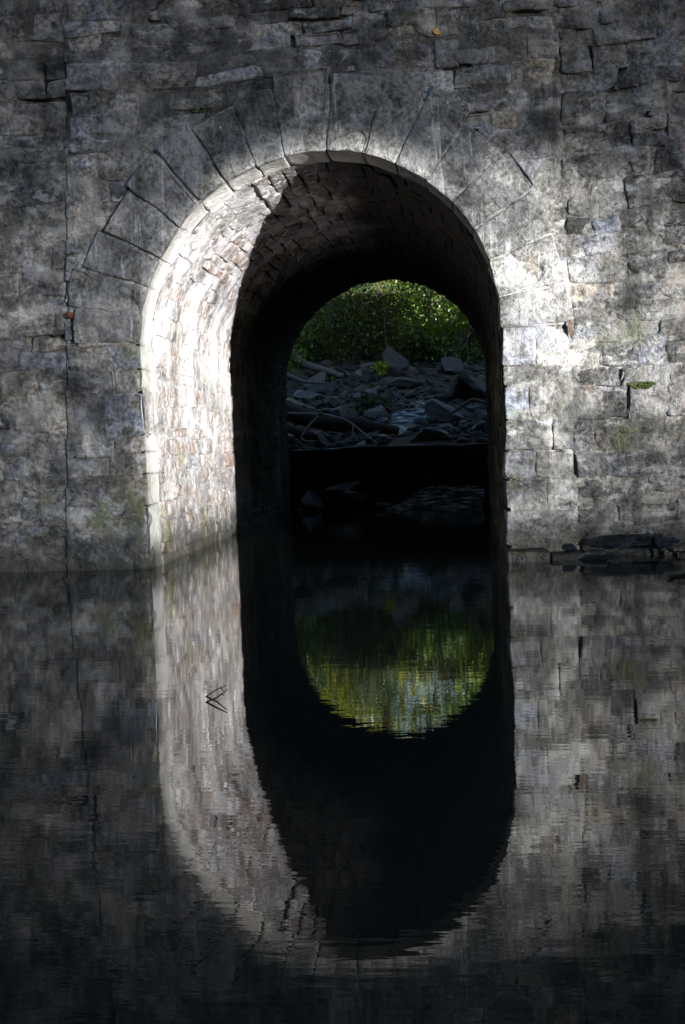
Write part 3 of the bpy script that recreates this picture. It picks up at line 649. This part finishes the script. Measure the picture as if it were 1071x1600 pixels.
for i, (X, Y, h, c, lb) in enumerate(((-2.3, 24.2, 2.6, 1.2, 'dark tangled bush uphill of the dead trunk foot'), (-.9, 24.6, 3.0, 1.3, 'dark tangled bush behind the upright boulder'), (.4, 25.2, 3.0, 1.3, 'dark tangled bush between the upright boulder and the bright sapling'), (-1.8, 26.2, 3.8, 1.6, 'taller dark bush under the yellow-leaved tree'), (.3, 27.2, 4.2, 1.7, 'taller dark bush left of the tall yellow-green tree'), (-3.3, 24.9, 3.0, 1.3, 'dark bush under the green tree on the left bank'), (1.3, 22.9, 1.5, .8, 'low dark bush under the bright green sapling'))):
    tree(X, Y, h, c, 3000, M_leaf[2], lb, 40 + i, 'bush', 'bush', low=.08, size=.11, group=GS)
def plant(X, Y, n, r, size, mat, label, seed):
    rs = np.random.RandomState(seed); z = on_bed(X, Y); t = tag(empty('plant', (X, Y, z)), label, 'plant'); tubes, P = [], []
    for i in range(n):
        e = np.array([rs.normal() * r, rs.normal() * r, r * rs.uniform(.5, 1.4) + .25]); tubes.append(tube([(0, 0, 0), e * .55, e], [.008, .006, .003], 5)); P.append(e * rs.uniform(.5, 1, (26, 1)) + rs.normal(size=(26, 3)) * r * .3)
    link('stem', tube_mesh('stem', tubes), t, M_bark); link('foliage', mesh_quads('foliage', *leaves(np.concatenate(P), size, rs, .8), smooth=False), t, mat)
plant(-.65, 14.3, 12, .2, .11, M_leaf[2], 'low green leafy plant growing among the creek rocks', 3)
plant(-.75, 20.0, 6, .15, .14, M_leaf[1], 'bright yellow-green seedling at the foot of the upright boulder', 4)
plant(-2.2, 20.5, 5, .1, .12, M_leaf[1], 'yellowish seedling at the lower end of the dead trunk', 5)
# forest on the rest of the hill, one mass beyond the single trees
rs = np.random.RandomState(77); n = 20000
X = rs.uniform(-26, 24, n); Y = rs.uniform(40, 62, n); P = np.stack([X, Y, bed_h(X, Y) * .9 + rs.uniform(-1, 6.5, n) + 2.5 * fbm(np.stack([X, Y, 0 * X], 1), .25, 2, 4)], 1)
P = P[fbm(P, .35, 3, 6) > .16]
tag(link('far_woodland', mesh_quads('far_woodland', *leaves(P, .42, rs), smooth=False), None, M_leaf[1]), 'sunlit woodland on the hill beyond the bridge', None, None, 'stuff')

rs = np.random.RandomState(31); n = 30000; X = rs.uniform(-9, 8, n); Y = rs.uniform(25.5, 44, n)
P = np.stack([X, Y, bed_h(X, Y) + rs.random(n) ** 2 * 1.1], 1)
tag(link('undergrowth', mesh_quads('undergrowth', *leaves(P, .22, rs), smooth=False), None, M_leaf[0]), 'green undergrowth covering the hillside beyond the creek bed', None, None, 'stuff')

# unseen leaf screen added behind the camera, thinned to shape the low sun
def transmit(X, Z):
    r = np.where(Z > HS, np.hypot(X - SHEAR * np.clip(Z - HS, 0, 3) / R, Z - HS), np.abs(X))
    tp = -.1 * sstep(3.5, 3.9, Z); ins = 1 - sstep(1.6, 1.86, r + tp)
    right = sstep(.5, 1.75, X) * (1 - .96 * sstep(2.5, 4.3, Z + .16 * np.clip(X - 2.0, 0, 9))) * (1 - .42 * sstep(2.35, 2.7, X)) * (1 - .3 * sstep(2.7, 3.7, X)) * (1 - .9 * sstep(3.6, 5.5, X)) * (.2 + .8 * sstep(.2, 2.0, Z))
    t = np.maximum(ins * (.55 + .45 * sstep(0, 1.3, Z)), right)
    return np.maximum(t, .015 + .085 * (1 - sstep(2.6, 4.4, Z)))
rs = np.random.RandomState(9); n = 400000; DW = 30.0
u_ = rs.uniform(-11, 10, n); dd = DW + rs.uniform(-2.2, 2.2, n); zz = rs.uniform(.2, 7.9, n)
Xw = u_ / .788; Zw = zz - dd * math.tan(SUN_EL)
lead = .0031; area = 21 * 7.7; dens_full = n * lead / area          # optical depth if every leaf is kept
T_ = np.where(Zw > 6.2, 1.0, transmit(Xw, Zw)); keep = rs.random(n) < np.clip(-np.log(T_) / dens_full, 0, 1)
B = np.stack([u_ * .788 + SH.x * dd, u_ * .616 + SH.y * dd, zz], 1)[keep]
tag(link('added_leaf_screen', mesh_quads('added_leaf_screen', *leaves(B, .14, rs, 0), smooth=False), None, M_leaf[2]), 'unseen leaf screen added downstream to shape the sun on the bridge', None, None, 'stuff')

# ------------------------------------------------------------------ leaves caught on the wall, moss
def leafthing(loc, size, colr, label, rot, prop=(1, .6)):
    b = NB('fallen leaf'); n = b.noise(40, 4, .6); b.bsdf(b.mix(b.rng(n, .35, .7, 0, .6), colr, b.mix(.7, colr, (0, 0, 0))), .7)
    V, F = [], []; m = 9
    for i in range(m):
        t = i / (m - 1); wd = math.sin(math.pi * min(1, t * .94 + .03)) ** .8 * .5 * prop[1] * (1 + .18 * math.sin(i * 2.6))
        for j, l in enumerate((-1, 0, 1)): V.append(((t - .5) * prop[0] * size, (abs(l) * .12 + .1 * math.sin(t * 5)) * -size, l * wd * size))
    for i in range(m - 1):
        for j in (0, 1): F.append((i * 3 + j, i * 3 + j + 1, i * 3 + j + 4, i * 3 + j + 3))
    o = link('fallen_leaf', mesh_quads('fallen_leaf', V, F), None, b.m); o.location = loc; o.rotation_euler = rot
    md = o.modifiers.new('thick', 'SOLIDIFY'); md.thickness = .003
    tag(o, label, 'leaf')
leafthing((2.19, -.05, 3.38), .1, (.3, .14, .06), 'orange-brown dead leaf caught on the lower right arch stones', (0, R_(80), 0), (1, .4))
leafthing((-2.5, -.04, 2.6), .11, (.13, .05, .03), 'dark red dead leaf caught in the joint left of the arch', (.3, R_(10), 0))
leafthing((2.47, -.03, 2.23), .18, (.09, .06, .045), 'long curled brown leaf hanging at the right pier edge', (0, R_(85), 0), (1, .28))
leafthing((1.27, -.03, 5.14), .08, (.3, .17, .04), 'yellow dead leaf stuck high above the arch', (0, R_(25), 0), (1, .7))
leafthing((-1.32, 10.86, 1.77), .12, (.6, .36, .03), 'yellow leaf caught on the forked pale branch', (.2, R_(5), 0), (1, .6))
M_moss = leaf_mat('moss', [(0, (.06, .08, .02)), (1, (.15, .19, .06))], .2)
def moss(parent, cx, cz, rx, rz, yf, n, seed):
    rs = np.random.RandomState(seed); a = rs.uniform(0, 6.3, n); r = np.sqrt(rs.random(n)); P = np.stack([cx + r * rx * np.cos(a) * (1 + .3 * np.sin(3 * a)), yf - rs.uniform(0, .02, n), cz + r * rz * np.sin(a) * (1 + .3 * np.cos(2 * a))], 1)
    tag(link('moss', mesh_quads('moss', *leaves(P, .022, rs, 0), smooth=False), parent, M_moss), 'small cushion of bright green moss', kind='stuff')
moss(wingr, 3.15, 1.66, .12, .045, YW - .02, 500, 1)
moss(head, -1.1, 4.55, .07, .03, -.01, 120, 2)
moss(head, .95, 5.35, .24, .035, -.01, 320, 3)
